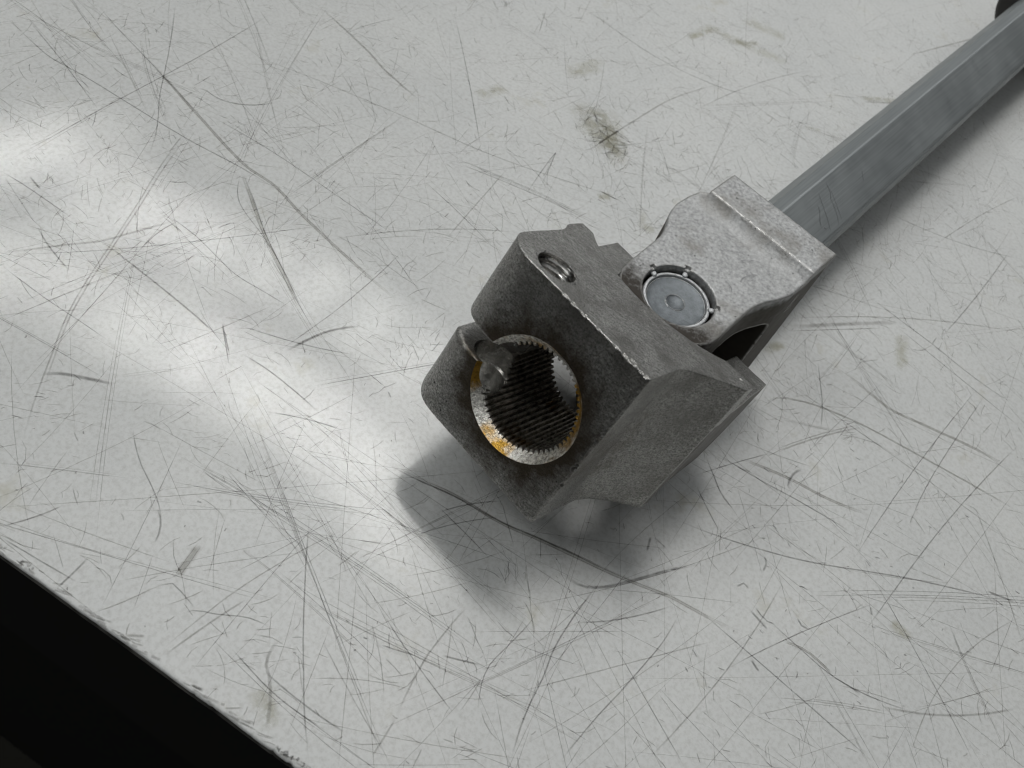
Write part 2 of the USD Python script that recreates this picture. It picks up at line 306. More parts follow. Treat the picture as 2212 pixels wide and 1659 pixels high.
# ---- scratches: thin worn marks lying in the paint
class Ribbons:
    def __init__(self): self.v, self.f, self.uv, self.n = [], [], [], 0
    def add(self, pts, width, z, wob=0.0, taper=True):
        pts = np.asarray(pts, float)[:, :2]
        seg = np.linalg.norm(np.diff(pts, axis=0), axis=1); s = np.r_[0, np.cumsum(seg)]
        if s[-1] < 1e-6: return
        m = max(3, int(s[-1] / 1.6) + 1) if len(pts) > 2 or wob else 3
        m = min(m, 60)
        t = np.linspace(0, s[-1], m)
        # smooth curve through the points
        if len(pts) > 2:
            from scipy.interpolate import PchipInterpolator
            q = np.c_[PchipInterpolator(s, pts[:, 0])(t), PchipInterpolator(s, pts[:, 1])(t)]
        else:
            q = np.c_[np.interp(t, s, pts[:, 0]), np.interp(t, s, pts[:, 1])]
        d = np.gradient(q, axis=0); d /= np.maximum(np.linalg.norm(d, axis=1, keepdims=True), 1e-9)
        nn = np.c_[-d[:, 1], d[:, 0]]
        if wob: q = q + nn * (rng.normal(0, wob, (m, 1)))
        ww = np.full(m, width / 2)
        for k, sg in enumerate((-1, 1)):
            pass
        V = np.empty((2 * m, 3)); V[0::2, :2] = q - nn * ww[:, None]; V[1::2, :2] = q + nn * ww[:, None]; V[:, 2] = z
        u = t / s[-1]
        UV = np.empty((2 * m, 2)); UV[0::2, 0] = u; UV[1::2, 0] = u; UV[0::2, 1] = 0; UV[1::2, 1] = 1
        i = np.arange(m - 1) * 2 + self.n
        self.f.append(np.r_[np.c_[i, i + 2, i + 3], np.c_[i, i + 3, i + 1]][:, ::-1] if False else np.r_[np.c_[i, i + 2, i + 3], np.c_[i, i + 3, i + 1]])
        self.v.append(V); self.uv.append(UV); self.n += 2 * m
    def put(self, name, mat, parent, kind='stuff', label=None):
        return put(name, (np.vstack(self.v), np.vstack(self.f)), mat, parent, smooth=False, uv=np.vstack(self.uv), kind=kind, label=label)

PXMM = 0.075      # about one photograph pixel (2212 wide) on the bench, mm
dark, faint, brown, pale = Ribbons(), Ribbons(), Ribbons(), Ribbons()
LINES = '''
b 7 301,110 353,165 428,249 528,356 595,403 655,467 726,534 802,602 878,665
d 2 204,2 255,62 301,110 353,165 428,249
d 2.5 -5,20 91,110 190,169 258,211 397,296 556,383 640,440
d 2.5 0,356 79,314 238,225 329,177 452,110 600,20
d 2.5 0,368 60,405 159,475
d 2.2 380,0 365,110 345,209 337,288 317,344
f 3 425,256 349,356 298,439 238,530 190,602 147,677 111,768 70,880 40,990
f 3 431,262 356,360 304,443 244,534 196,606 153,681 118,770 80,880
p 4 428,259 352,358 301,441 241,532
d 2 0,550 230,540 417,522 655,493 726,483
f 5 0,548 151,528 222,520 294,500 393,473
d 3.5 222,522 286,572 397,661 488,741
b 7 520,368 536,411 571,506 615,598 655,685
d 2 524,372 541,413 575,508 619,598 659,683
p 3 545,420 580,510 622,600
d 2 520,375 520,443 571,514 600,560
d 2 436,241 595,332 734,427 878,526
f 2.5 516,110 635,153 754,201 878,254 1050,330 1300,415 1390,440
b 5 690,15 794,110 833,153 878,193 910,220
d 2 337,451 436,522 496,582 575,633 643,673
d 1.8 0,570 99,645 171,693 240,740
f 2 8,380 79,487
d 3 79,487 123,554 155,590
f 2 329,455 400,425 508,385
d 2.5 305,538 353,495 389,475
d 2.5 512,701 587,725 675,749 778,768
d 4 611,762 651,741 694,721 786,705
f 2 333,768 476,709 600,655
d 2.5 480,697 490,740 496,768
d 2 878,534 794,614 700,690 587,768
d 5 468,495 488,485 516,482
d 3 413,189 444,195 468,211 607,219
d 6 63,380 89,411
d 5 80,808 130,807 200,820 252,832
d 3 520,763 600,815 690,893
d 4 572,890 660,905 745,932
d 2 287,920 300,990 340,1080 350,1130
d 2.5 0,1137 60,1122 140,1090
d 2 480,700 495,790
b 7 823,992 886,1026 983,1070 1083,1130 1158,1163 1232,1197 1310,1234 1362,1256 1455,1293 1530,1334 1615,1372
d 3 823,994 886,1029 983,1073 1083,1128 1158,1160 1232,1193 1310,1230 1362,1252
d 4 1217,1234 1236,1256 1258,1266 1295,1269 1351,1258 1437,1234 1513,1218
d 2.6 1238,1344 1299,1343 1381,1329 1455,1308
p 5 757,1358 823,1396 897,1419
d 2.5 823,1393 897,1417
d 5 953,1416 1040,1437
d 2 823,1319 908,1446 987,1550
f 3 856,1550 886,1483 934,1401 1016,1305
f 3 800,1640 856,1550
d 1.8 1031,1550 1068,1424 1128,1364 1165,1316
d 2.6 1100,1659 1132,1550 1180,1446 1195,1405 1262,1301 1303,1249
d 2.2 1200,1659 1288,1550 1344,1490 1418,1405 1470,1319
f 2 1091,1385 1143,1380
d 2 890,1160 946,1141 1083,1117
d 2.5 945,1108 1000,1092 1087,1083
d 3 823,1096 890,1152
p 3 880,1135 894,1156 925,1145
p 4 1225,1461 1269,1435 1284,1401 1286,1345
d 2 946,1093 1024,1171 1060,1210
d 2 1083,1081 1098,1137 1111,1182
d 2.8 1860,628 1900,658 1956,700 2016,745 2085,801 2200,880
d 4 2185,535 2085,670 2031,731
d 3 2024,728 2013,743
f 10 1706,707 1830,700 1947,697
d 2.2 1700,715 1914,709
b 4.5 1644,885 1664,864 1688,859 1718,864 1754,873 1867,920 1962,971 2022,1004 2085,1039 2212,1112
b 7 1819,795 1843,819 1908,873 2000,920 2085,959 2180,1010
d 2.6 1767,780 1772,831 1776,867 1772,929
f 4 1670,980 1724,959 1867,922
f 2.5 1670,974 1724,953 1867,916
d 2.2 1670,978 1605,995 1501,1027
d 3 1531,968 1635,1033 1712,1075 1813,1134 1850,1158
b 7 1593,989 1709,1036 1783,1075 1873,1111
d 2 1962,1150 1986,1081 2022,1015 2085,917 2130,850
d 3 1522,980 1540,1024 1563,1075 1589,1106
d 2.4 1504,1048 1531,1105 1557,1152
p 6 1715,1060 1706,1045 1715,1030 1740,1015 
d 4 1712,1065 1702,1046 1712,1026 1735,1012
f 2.2 1581,941 1670,980 1760,1010
d 3 1425,1105 1478,1130 1690,1200 1990,1255 2212,1310
d 2.4 670,1097 662,1199 657,1301 655,1437 660,1573 669,1661
d 2.6 568,1446 629,1500 753,1587
d 2 493,1393 558,1465 714,1584
f 2 190,1328 272,1298 347,1264 371,1259
d 2.2 347,1264 371,1259 384,1270 422,1315
d 3.2 119,1274 163,1233 194,1202
d 3 340,1097 347,1131 333,1175
f 2 753,1141 629,1202 476,1301 340,1413
b 12 381,1247 432,1175
d 2 392,1325 412,1319 470,1327 545,1337 583,1355
f 5 572,1585 583,1470 575,1430 610,1375
f 3 350,1420 440,1355 540,1290
d 2.2 170,1260 0,1160
f 2 690,1370 720,1430 850,1659
d 2 1163,75 1180,20
d 2 860,40 765,65 750,72
d 2.4 1660,210 1560,190 1380,100 1240,0
f 4 1560,180 1420,230 1250,340
f 2.5 1100,360 960,520
d 7 1406,1158 1402,1172 1397,1192
d 5 1412,1160 1440,1185
p 5 1636,1215 1650,1200 1664,1190
d 6 1648,1235 1656,1215 1652,1200
d 7 1620,1318 1640,1340 1660,1362
d 5 1630,1310 1655,1340 1676,1350
p 5 1625,1300 1650,1296
d 6 1590,1268 1610,1262 1618,1272
p 5 1580,1258 1612,1255
d 6 1722,1335 1732,1352 1748,1360
p 6 1715,1330 1722,1350
d 7 1622,1425 1632,1440 1640,1452
d 5 1795,1460 1830,1480 1860,1500
d 7 2130,1276 2150,1284 2190,1300
d 5 2140,1290 2170,1310
d 5 1880,1310 1884,1330
p 6 1470,1390 1486,1388
d 4 1480,1440 1486,1452
d 6 1295,412 1320,425 1335,432
d 5 1290,430 1310,440
d 4 955,180 965,186
d 5 838,845 845,860
d 5 425,1082 436,1086
d 4 970,460 960,470
d 2.4 1130,430 1200,330 1160,420
d 2 980,25 1010,160 1040,330
f 2 1780,330 1560,180
f 3 1140,505 980,495 700,520
d 2.2 1760,150 1560,210 1500,240
b 4 2150,70 2000,110 1960,120
f 6 1860,220 1990,225
d 5 1795,205 1850,212
d 2.4 1900,450 2060,520 2212,560
d 2 2020,530 2110,470 2212,420
f 3 1680,690 1990,690 2212,720
d 2.2 1930,700 2212,930
d 3 1300,930 1360,980
d 2.4 1610,845 1560,900
f 2.5 1660,800 1930,985 2212,1190
d 2.2 2212,950 1980,1210 1850,1390
d 2 2120,830 2000,980 1830,1230
d 2 1880,1240 2060,1560 2110,1659
f 2.5 2100,1080 2180,1300 2212,1400
d 2.4 1650,1330 1760,1430 1980,1540
b 5 1690,1385 1760,1420 1800,1460
d 2 1560,1450 1700,1380 1900,1300
f 2.5 1380,1659 1560,1460 1700,1240
f 4 1880,1520 2030,1545 2212,1525
d 2.5 1500,1310 1720,1500 1900,1659
f 2 1960,1659 2020,1500 2212,1330
d 1.8 1320,1380 1480,1659
f 2 1100,1500 1330,1440 1560,1380
'''
fine = rng
for ln in LINES.strip().splitlines():
    k, w, *pp = ln.split()
    P = [pix(*map(float, q.split(','))) for q in pp]
    R = {'d': dark, 'f': faint, 'b': brown, 'p': pale}[k]
    z = {'d': 0.030, 'f': 0.020, 'b': 0.012, 'p': 0.026}[k]
    if k == 'd' and float(w) >= 4: w = float(w) * (1.3 if len(P) > 3 else 0.62)
    R.add(P, float(w) * PXMM * 2.1, z + rng.uniform(0, 0.003), wob=0.012)
    if k == 'b':       # a groove has a darker lip on each side and a pale bottom
        Q = np.array(P)[:, :2]; d = np.gradient(Q, axis=0); d /= np.linalg.norm(d, axis=1, keepdims=True); n = np.c_[-d[:, 1], d[:, 0]]
        for sg in (-1, 1):
            faint.add(np.c_[Q + n * sg * float(w) * PXMM * 0.42, np.zeros(len(Q))], 2.2 * PXMM, 0.0215, wob=0.02)
        pale.add(np.c_[Q - n * float(w) * PXMM * 0.15, np.zeros(len(Q))], 2.0 * PXMM, 0.0255, wob=0.02)

def rand_scratch(R, n, lmin, lmax, wmin, wmax, z, curve=0.15, zone=None, ang=None):
    k = 0
    while k < n:
        x, y = rng.uniform(-60, 2270), rng.uniform(-60, 1720)
        if zone is not None and rng.random() > zone(x, y): continue
        p = pix(x, y)
        if (p - EO) @ nin < 1.2: continue
        L = lmin * (lmax / lmin) ** rng.random(); a = rng.uniform(0, math.pi) if ang is None else rng.normal(*ang[rng.integers(len(ang))])
        c = rng.normal(0, curve); d = np.array([math.cos(a), math.sin(a)]); nrm = np.array([-d[1], d[0]])
        tt = np.linspace(-0.5, 0.5, 4 if L > 3 else 3)
        pts = p[:2] + d * (tt * L)[:, None] + nrm * (c * L * tt ** 2)[:, None]
        if min((np.c_[pts, np.zeros(len(pts))] - EO) @ nin) < 0.3: continue
        R.add(np.c_[pts, np.zeros(len(pts))], rng.uniform(wmin, wmax), z + rng.uniform(-0.003, 0.003), wob=0.01 if L > 6 else 0.02)
        k += 1
stain = Ribbons()
worn = lambda x, y: min(1.0, 0.10 + 1.25 * min(1, max(0, (x - 700) / 900)) * max(0.0, 1.15 - y / 950) + 0.35 * (y < 600) * (x < 900))
AN = [(0.55, 0.25), (1.2, 0.3), (2.3, 0.3), (0.1, 0.2), (1.75, 0.25), (2.8, 0.2)]
rand_scratch(faint, 330, 16, 95, 0.10, 0.22, 0.0185, 0.06, None, AN)
rand_scratch(faint, 620, 5, 24, 0.12, 0.26, 0.0195, 0.15, worn, AN)
rand_scratch(faint, 3800, 1.2, 7, 0.14, 0.32, 0.0175, 0.3, worn, AN)
rand_scratch(dark, 130, 8, 45, 0.10, 0.17, 0.0285, 0.06, None, AN)
rand_scratch(dark, 200, 1.2, 7, 0.14, 0.30, 0.0290, 0.3, worn, AN)
rand_scratch(pale, 140, 1.5, 8, 0.15, 0.35, 0.0260, 0.3, worn)
def ok(pts): return min((np.c_[np.asarray(pts)[:, :2], np.zeros(len(pts))] - EO) @ nin) > 0.4
for k in range(75):          # bundles: two to five near-parallel long drags
    p = pix(rng.uniform(-50, 2260), rng.uniform(-50, 1700)); m, sd = AN[rng.integers(len(AN))]; a = rng.normal(m, sd); L = rng.uniform(18, 95); c = rng.normal(0, 0.10)
    for j in range(rng.integers(2, 6)):
        a2 = a + rng.normal(0, 0.012); d = np.array([math.cos(a2), math.sin(a2)]); nrm = np.array([-d[1], d[0]]); off = rng.normal(0, 0.55)
        l0, l1 = -L * rng.uniform(0.2, 0.5), L * rng.uniform(0.2, 0.5); tt = np.linspace(l0, l1, 5)
        pts = p[:2] + d * tt[:, None] + nrm * (off + c * tt ** 2 / L)[:, None]
        if ok(pts): (dark if rng.random() < 0.25 else faint).add(np.c_[pts, np.zeros(5)], rng.uniform(0.10, 0.24), 0.0190 if True else 0, wob=0.012)
for k in range(150):         # scuffed patches
    x, y = rng.uniform(0, 2212), rng.uniform(0, 1659)
    if rng.random() > worn(x, y) + 0.1: continue
    p = pix(x, y); a = rng.uniform(0, math.pi); sp_ = rng.uniform(1.0, 5.0)
    for j in range(rng.integers(8, 34)):
        q = p[:2] + rng.normal(0, sp_, 2); a2 = a + rng.normal(0, 0.35); L = rng.uniform(0.5, 4.0); d = np.array([math.cos(a2), math.sin(a2)])
        pts = np.array([q - d * L / 2, q + rng.normal(0, 0.05, 2), q + d * L / 2])
        if ok(pts): (dark if rng.random() < 0.12 else pale if rng.random() < 0.08 else faint).add(np.c_[pts, np.zeros(3)], rng.uniform(0.08, 0.26), 0.0205, wob=0.02)
# short broad gouges and specks, thickest at the lower right
for k in range(260):
    x, y = (rng.uniform(0, 2212), rng.uniform(0, 1659)) if k < 210 else (rng.normal(1800, 220), rng.normal(1280, 150))
    p = pix(x, y)
    if (p - EO) @ nin < 1.5: continue
    a = rng.uniform(0, math.pi) if k < 210 else rng.normal(0.2, 0.5); L = rng.uniform(0.2, 0.8) if k < 210 else rng.uniform(0.4, 2.0)
    d = np.array([math.cos(a), math.sin(a), 0])
    dark.add([p - d * L / 2, p + d * L / 2], rng.uniform(0.18, 0.38), 0.0300 + rng.uniform(0, 0.002), wob=0.05)
    if k >= 225: pale.add([p - d * L / 2 + [0.1, 0.25, 0], p + d * L / 2 + [0.1, 0.25, 0]], rng.uniform(0.3, 0.5), 0.0262)
# yellowish stains
for x, y, x2, y2, w in [(1240, 250, 1370, 320, 110), (1300, 230, 1330, 360, 90), (1580, 60, 1700, 125, 80), (1560, 90, 1640, 100, 35), (1290, 420, 1330, 440, 30), (1380, 470, 1420, 500, 45), (1735, 270, 1770, 280, 20), (1950, 730, 1960, 800, 40),
                        (1640, 760, 1700, 740, 30), (1220, 160, 1300, 140, 40), (1030, 200, 1100, 190, 30), (1930, 1340, 1970, 1380, 30), (1480, 90, 1560, 60, 40), (1850, 210, 1990, 225, 26), (560, 1480, 585, 1580, 36)]:
    for q in range(2):
        j = rng.normal(0, w * 0.2, 4)
        stain.add([pix(x + j[0], y + j[1]), pix(x2 + j[2], y2 + j[3])], w * PXMM * rng.uniform(0.9, 1.6), 0.008 + 0.0006 * q)
# dirt along the front edge
for k in range(150):
    a = rng.uniform(0, 120); b = abs(rng.normal(0.3, 0.35)) + 0.15; L = rng.uniform(0.4, 3.5); t = rng.normal(0, 0.25)
    p = edge(a, b); d = ed * math.cos(t) + nin * abs(math.sin(t))
    faint.add([p, p + d * L], rng.uniform(0.2, 0.7), 0.0165, wob=0.05)
for a in (57, 58, 60, 63, 95, 97, 99, 8):
    for k in range(5):
        p = edge(a + rng.normal(0, 1.0), rng.uniform(0.2, 0.9)); t = rng.uniform(0, 3.1)
        dark.add([p, p + (ed * math.cos(t) + nin * math.sin(t)) * rng.uniform(0.3, 0.9)], rng.uniform(0.3, 0.8), 0.0310, wob=0.08)
stain.put('stains', M_stain, bench)
faint.put('fine_scratches', M_scr_faint, bench)
brown.put('wide_grooves', M_scr_brown, bench)
dark.put('dark_scratches', M_scr_dark, bench)
pale.put('pale_grooves', M_scr_pale, bench)

# ================================================================ the steering joint
joint = UsdGeom.Xform.Define(stage, '/World/steering_joint')
tag(joint, 'worn steel universal joint with splined clamp yoke and grey shaft lying on the white bench', 'universal joint')
X0 = np.array([0, 0, H])

# ---------------- clamp yoke, own axes u (right), v (down), w (back along the bore)
yoke_world = lambda m: place(m, YU, YV, YW, YO)
U0, U1, V0, V1 = -17.8, 13.0, -17.5, 14.9
HU, HW, HR = -9.8, 4.55, 3.35
plan = [(12.6, 0.0), (13.0, 0.4), (13.2, 8.6)] + [(13.7, 10.2), (14.8, 12.0), (16.8, 15.0), (19.2, 18.2), (21.1, 20.4), (21.2, 23.0),
        (-18.0, 23.0), (-18.3, 19.5), (-18.1, 18.2), (-17.5, 17.0), (-17.3, 15.5), (U0, 5.2)] + arc(U0 + 6.5, 4.6, 6.5, 4.6, 180, 270, 14)
front = [(U0 - 1, V0), (22.5, V0), (22.5, 10.4)] + arc(20.0, 10.0, 2.4, 1.6, 0, 90, 6) + [(17.0, 11.8), (15.0, 12.2), (13.9, 13.0), (13.35, 14.5), (12.6, V1)] + arc(U0 + 3.2, V1 - 3.2, 3.2, 3.2, 90, 180, 10) + [(U0 - 1, V1 - 3.4)]
A = extrude(poly(plan), V0 - 2, V1 + 2, 'uwv')
front = [(min(max(x, U0 - 0.7), 30), y) for x, y in front]
B = extrude(poly(front), -1, 24, 'uvw')
body = A ^ B
body = body - cyl('v', 22.5, -40, 40, 0.0, 39.42, 160)
body = body + cyl('w', 11.6, 12, 21.8, 0, 0, 96)
# ears behind the body, cross bores through them
def ear(sign):
    s = sign
    out = [(-9, 14), (10, 14), (10.2, 40)] + arc(0, 40, 9.4, 8.6, 0, 180, 14)[0:] + [(-9.2, 40)]
    outline = rounded(poly([(-9.4, 12), (10, 12), (10, 44.5), (6.5, 48.6), (-6.5, 48.6), (-9.4, 47.0)]), 1.0)
    e = extrude(outline, 11.5, 22.5, 'vwu')
    wedge = poly([(11.2, 10), (13.0, 10), (17.5, 17.5), (20.4, 20.6), (20.4, 30), (19.4, 49), (12.2, 49), (11.8, 26)])
    e = e ^ extrude(wedge, -12, 12, 'uwv')
    if s < 0: e = e.mirror([1, 0, 0]); e = e ^ box(-19.4, 0, -20, 20, 0, 60)
    return e
body = body + (ear(1) - cyl('v', 10.0, -8.2, 8.2, 0, 39.42)) + (ear(-1))
body = body - cyl('u', 6.6, -17.6, 17.6, 0.0, 39.42, 96)
# splined bore, its chamfer, slit, pinch bolt hole with thread
NT = 56
sp = []
for k in range(NT):
    a0 = 2 * math.pi * k / NT; da = 2 * math.pi / NT
    for fr, r in ((0.0, 8.3), (0.2, 8.3), (0.44, 8.95), (0.56, 8.95), (0.80, 8.3)):
        sp.append((r * math.cos(a0 + fr * da), r * math.sin(a0 + fr * da)))
bore = extrude(poly(sp), -5, 40, 'uvw') + cyl('w', 10.15, -0.01, 1.7, 0, 0, 128, r2=8.7) + cyl('w', 10.15, -3, 0.0, 0, 0, 128)
SA, SB = -3.0, 1.3
slit = poly([(-40, SA - 2.2), (U0 - 1, SA - 2.2)] + arc(U0 + 1.8, SA - 2.4, 2.4, 2.4, 180, 90, 8) + [(-5, SA), (-5, SB), (U0 + 1.4, SB)] + arc(U0 + 1.4, SB + 1.6, 1.6, 1.6, 270, 180, 8) + [(U0 - 1, SB + 2.0), (-40, SB + 2.0)])
slit_m = extrude(slit, -5, 40, 'uvw')
thread = []
v = V0 - 3
prof = [(0, V0 - 3), (HR, V0 - 3), (HR, V0 + 0.25)]
vv = V0 + 0.25
while vv < -6.5: prof += [(HR + 0.5, vv + 0.25), (HR + 0.5, vv + 0.45), (HR, vv + 0.9), (HR, vv + 1.0)]; vv += 1.25
prof += [(HR, -5.0), (3.8, -5.0), (3.8, 40), (0, 40)]
th = Manifold.revolve(poly(prof), 72)       # axis z = v
th = th.transform(np.array([[1, 0, 0, HU], [0, 0, 1, 0], [0, -1, 0, HW]], float))
relief = cyl('v', 3.9, -5.6, 5.2, HU + 0.3, 4.8, 48)
notch = Manifold.sphere(3.0, 32).translate([7.4, 7.6, -2.3])
body = body - bore - slit_m - th - relief
nk = np.random.default_rng(21)
for k in range(38):
    if k < 14 or k > 36: q = np.array([nk.uniform(-5, 12.8), V0 + 0.1, 0.1])
    elif k < 36: q = np.array([13.1, nk.uniform(V0, 14), 0.1])
    else: q = np.array([nk.uniform(12, 21), V0 + 0.05, nk.uniform(20.2, 21.3)])
    r_ = nk.uniform(0.3, 0.8); dirn = nk.normal(0, 1, 3); out = np.array([0.5 if 22 <= k < 36 else 0, -1.0 if k < 22 or k >= 36 else 0, -1.0 if k < 36 else 0.6]); out /= np.linalg.norm(out)
    body = body - Manifold.sphere(r_, 10).scale([1.6, 1, 1]).rotate([nk.uniform(0, 360), nk.uniform(0, 360), 0]).translate(list(q + out * (r_ * 0.95 - nk.uniform(0.015, 0.07))))
mesh = body.refine_to_length(1.1).to_mesh()
bv = np.array(mesh.vert_properties[:, :3], float); bf = np.array(mesh.tri_verts)
# faces of the bore, its rim and the bolt hole are parts of their own look
cen = bv[bf].mean(1); nrm = np.cross(bv[bf[:, 1]] - bv[bf[:, 0]], bv[bf[:, 2]] - bv[bf[:, 0]]); nrm /= np.maximum(np.linalg.norm(nrm, axis=1, keepdims=True), 1e-12)
rad = np.hypot(bv[bf][:, :, 0], bv[bf][:, :, 1]).max(1); radn = np.hypot(bv[bf][:, :, 0], bv[bf][:, :, 1]).min(1)
hol = np.abs(np.hypot(bv[bf][:, :, 0] - HU, bv[bf][:, :, 2] - HW)).max(1)
rel = np.abs(np.hypot(bv[bf][:, :, 0] - HU - 0.3, bv[bf][:, :, 2] - 4.8)).max(1)
is_hole = (hol < 4.05) | ((rel < 3.95) & (np.abs(bv[bf][:, :, 1]).max(1) < 5.7))
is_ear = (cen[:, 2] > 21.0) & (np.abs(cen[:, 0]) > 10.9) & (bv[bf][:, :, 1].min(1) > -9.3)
rimlike = (np.abs(bv[bf][:, :, 2]).max(1) < 1.75) & (rad < 10.2) & (np.abs(nrm[:, 2]) > 0.3) & (nrm[:, 2] < -0.3) & ~is_hole
spl = (rad < 9.6) & ~rimlike & ~is_hole & (cen[:, 2] < 30)
def sub(mask):
    f = bf[mask]; ids, inv = np.unique(f, return_inverse=True)
    q = bv[ids]
    q = q + 0.09 * np.stack([meshkit.fbm(q * 0.7 + 17 * k, 3, 50 + k) - 0.5 for k in range(3)], 1) + 0.25 * np.stack([meshkit.fbm(q * 0.12 + 5 * k, 2, 70 + k) - 0.5 for k in range(3)], 1)
    return q @ np.array([YU, YV, YW]) + YO, inv.reshape(-1, 3)
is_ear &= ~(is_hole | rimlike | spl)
rest = ~(is_hole | rimlike | spl | is_ear)
yk = put('clamp_yoke', sub(rest), M_yoke, joint, smooth=32)
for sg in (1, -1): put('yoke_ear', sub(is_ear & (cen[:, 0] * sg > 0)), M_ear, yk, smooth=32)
put('splined_bore', sub(spl), M_spline, yk, smooth=False, label='dark oily splined bore')
put('bore_rim', sub(rimlike), M_cham, yk, smooth=30, label='bright rust flecked bevel round the bore')
put('bolt_hole', sub(is_hole), M_shiny, yk, smooth=30, label='shiny threaded pinch bolt hole')

# ---------------- fork yoke, axes e (x), s (y), c (z) of the bench
right = [(13.6, 32.2), (13.4, 26.5), (13.4, 23.5), (13.1, 18.3), (12.0, 14.6), (10.8, 11.6), (10.1, 8.2), (10.0, 4.0), (10.1, 0.0), (10.0, -2.5)]
tip = arc(0, -2.5, 10.0, 7.0, 0, -180, 24)[1:-1]
left = [(-10.0, -2.5), (-10.2, 3.5), (-10.3, 7.5), (-11.2, 11.2), (-12.4, 13.6), (-13.2, 15.8), (-13.5, 18.0), (-13.4, 20.5), (-12.4, 23.4), (-10.9, 24.0), (-10.7, 32.2)]
def smooth_path(p, n=5):
    from scipy.interpolate import PchipInterpolator
    p = np.array(p); t = np.r_[0, np.cumsum(np.linalg.norm(np.diff(p, axis=0), axis=1))]; tt = np.unique(np.r_[t, np.linspace(0, t[-1], n * len(p))])
    return [tuple(q) for q in np.c_[PchipInterpolator(t, p[:, 0])(tt), PchipInterpolator(t, p[:, 1])(tt)]]
outline = right[:2] + smooth_path(right[2:]) + tip + smooth_path(left[:9]) + left[9:]
planF = extrude(poly(outline), -25, 25, 'uvw')           # here u, v, w stand for e, s, c
half = [(32.2, 0), (32.2, 19.2)] + [(20.2 + 5.6 * math.sin(a_), 17.3 + 5.6 * (1 - math.cos(a_))) for a_ in np.radians(np.linspace(48, 0, 12))] + [(16.0, 17.35), (12.0, 17.5), (-14, 17.5), (-14, 9.6), (13.0, 9.6)] + arc(15.0, 5.6, 4.0, 4.0, 90, 0, 8) + [(19.0, 0)]
prof_f = half + [(s_, -c_) for s_, c_ in half[::-1]]
prof_f = [p for i, p in enumerate(prof_f) if i == 0 or np.hypot(p[0] - prof_f[i - 1][0], p[1] - prof_f[i - 1][1]) > 1e-6]
sideF = extrude(poly(prof_f), -20, 20, 'vwu')
fork = planF ^ sideF
fork = fork - cyl('w', 6.65, -30, 30, 0.2, 0.0, 128)
ST = [(-6.6, 1.2), (-2.6, 6.2), (5.9, 3.4)]
for (a, b) in ST:
    t = math.degrees(math.atan2(b, a))
    n_ = Manifold.cube([1.1, 1.0, 1.3], True).translate([6.9, 0, 17.6]).rotate([0, 0, t]).translate([0.2, 0, 0])
    fork = fork - n_
lowcut = extrude(poly([(-30, -30), (30, -30), (30, -6.0), (6.5, -7.2), (-4.0, -7.2), (-7.4, -3.0), (-7.6, 4.5), (-10.5, 9.0), (-30, 9.0)]), -30, -3, 'uvw')
fork = fork - lowcut
fork = fork - box(12.2, 15, 23.6, 25.0, 8.5, 12.5)
fork = fork - cyl('v', 7.3, 20, 40, 0.0, 0.0, 64).translate([0, 0, -2.3])
def roughen(man, L, amp, freq, seed):
    q = man.refine_to_length(L).to_mesh()
    v_ = np.array(q.vert_properties[:, :3], float); f_ = np.array(q.tri_verts)
    n_ = trimesh.Trimesh(v_, f_, process=False).vertex_normals
    d_ = amp * (meshkit.fbm(v_ * freq, 3, seed) - 0.5) * 2
    return v_ + n_ * d_[:, None], f_
fv, ff = roughen(fork, 0.9, 0.10, 0.6, 11)
fk = put('fork_yoke', (fv + X0, ff), M_fork, joint, smooth=38)
for k, (a, b) in enumerate(ST):
    t = math.atan2(b, a); 
    tab = trimesh.creation.icosphere(2, 1.0); vv_ = tab.vertices * [0.62, 0.55, 0.34]
    vv_ = vv_ + 0.12 * (meshkit.fbm(tab.vertices * 3 + k, 2, k)[:, None] - 0.5) * tab.vertices
    c_, s_ = math.cos(t), math.sin(t); vv_ = vv_ @ np.array([[c_, s_, 0], [-s_, c_, 0], [0, 0, 1]])
    put('staked_tab', (vv_ + [0.2 + 6.25 * c_, 6.25 * s_, 16.42] + X0, np.array(tab.faces)), M_ring, fk, smooth=40)

marks = Ribbons()
for w, pp in [(0.42, [(2.2, 15.3), (3.2, 17.4), (4.5, 18.8)]), (0.5, [(5.6, 11.2), (5.2, 13.6), (6.2, 15.8), (7.0, 16.7)]), (0.4, [(-2.8, 7.9), (-1.2, 9.8)]), (0.3, [(3.8, 9.8), (5.0, 9.2), (6.0, 8.4)]), (0.25, [(9.2, 18.0), (9.6, 19.0)]), (0.3, [(-9.0, 14.0), (-8.2, 15.0)])]:
    marks.add(np.c_[np.array(pp), np.zeros(len(pp))], w, 17.72, wob=0.06)
M_mark = scratch_material('dark_gouge', (0.07, 0.07, 0.075), 0.9)
put('gouge_marks', (np.vstack(marks.v) + X0, np.vstack(marks.f)), M_mark, fk, smooth=False, uv=np.vstack(marks.uv), kind='stuff')

# ---------------- cross and its bearing caps
arms = cyl('w', 5.4, -13, 13, n=48) + cyl('u', 5.4, -13, 13, n=48) + Manifold.sphere(8.4, 48)
put('cross', (lambda q: (np.array(q.vert_properties[:, :3], float) @ np.array([YU, np.cross([0, 0, 1.0], YU), [0, 0, 1.0]]) + X0, np.array(q.tri_verts)))(arms.to_mesh()), M_spline, joint, smooth=30)
cap_prof = [(0, 8.6), (6.2, 8.6), (6.2, 15.9), (6.1, 16.2), (5.95, 16.32), (5.62, 16.32), (5.45, 16.15), (5.36, 15.3), (5.1, 15.1), (0, 15.05)]
disc_prof = [(0, 15.0)] + [(r, z + 0.02) for r, z in [(5.34, 15.0), (5.34, 15.92), (5.1, 15.74), (4.2, 15.60), (3.0, 15.52), (1.86, 15.50), (1.76, 15.62), (1.62, 15.60), (1.5, 15.44), (0.9, 15.26)]] + [(0, 15.2)]
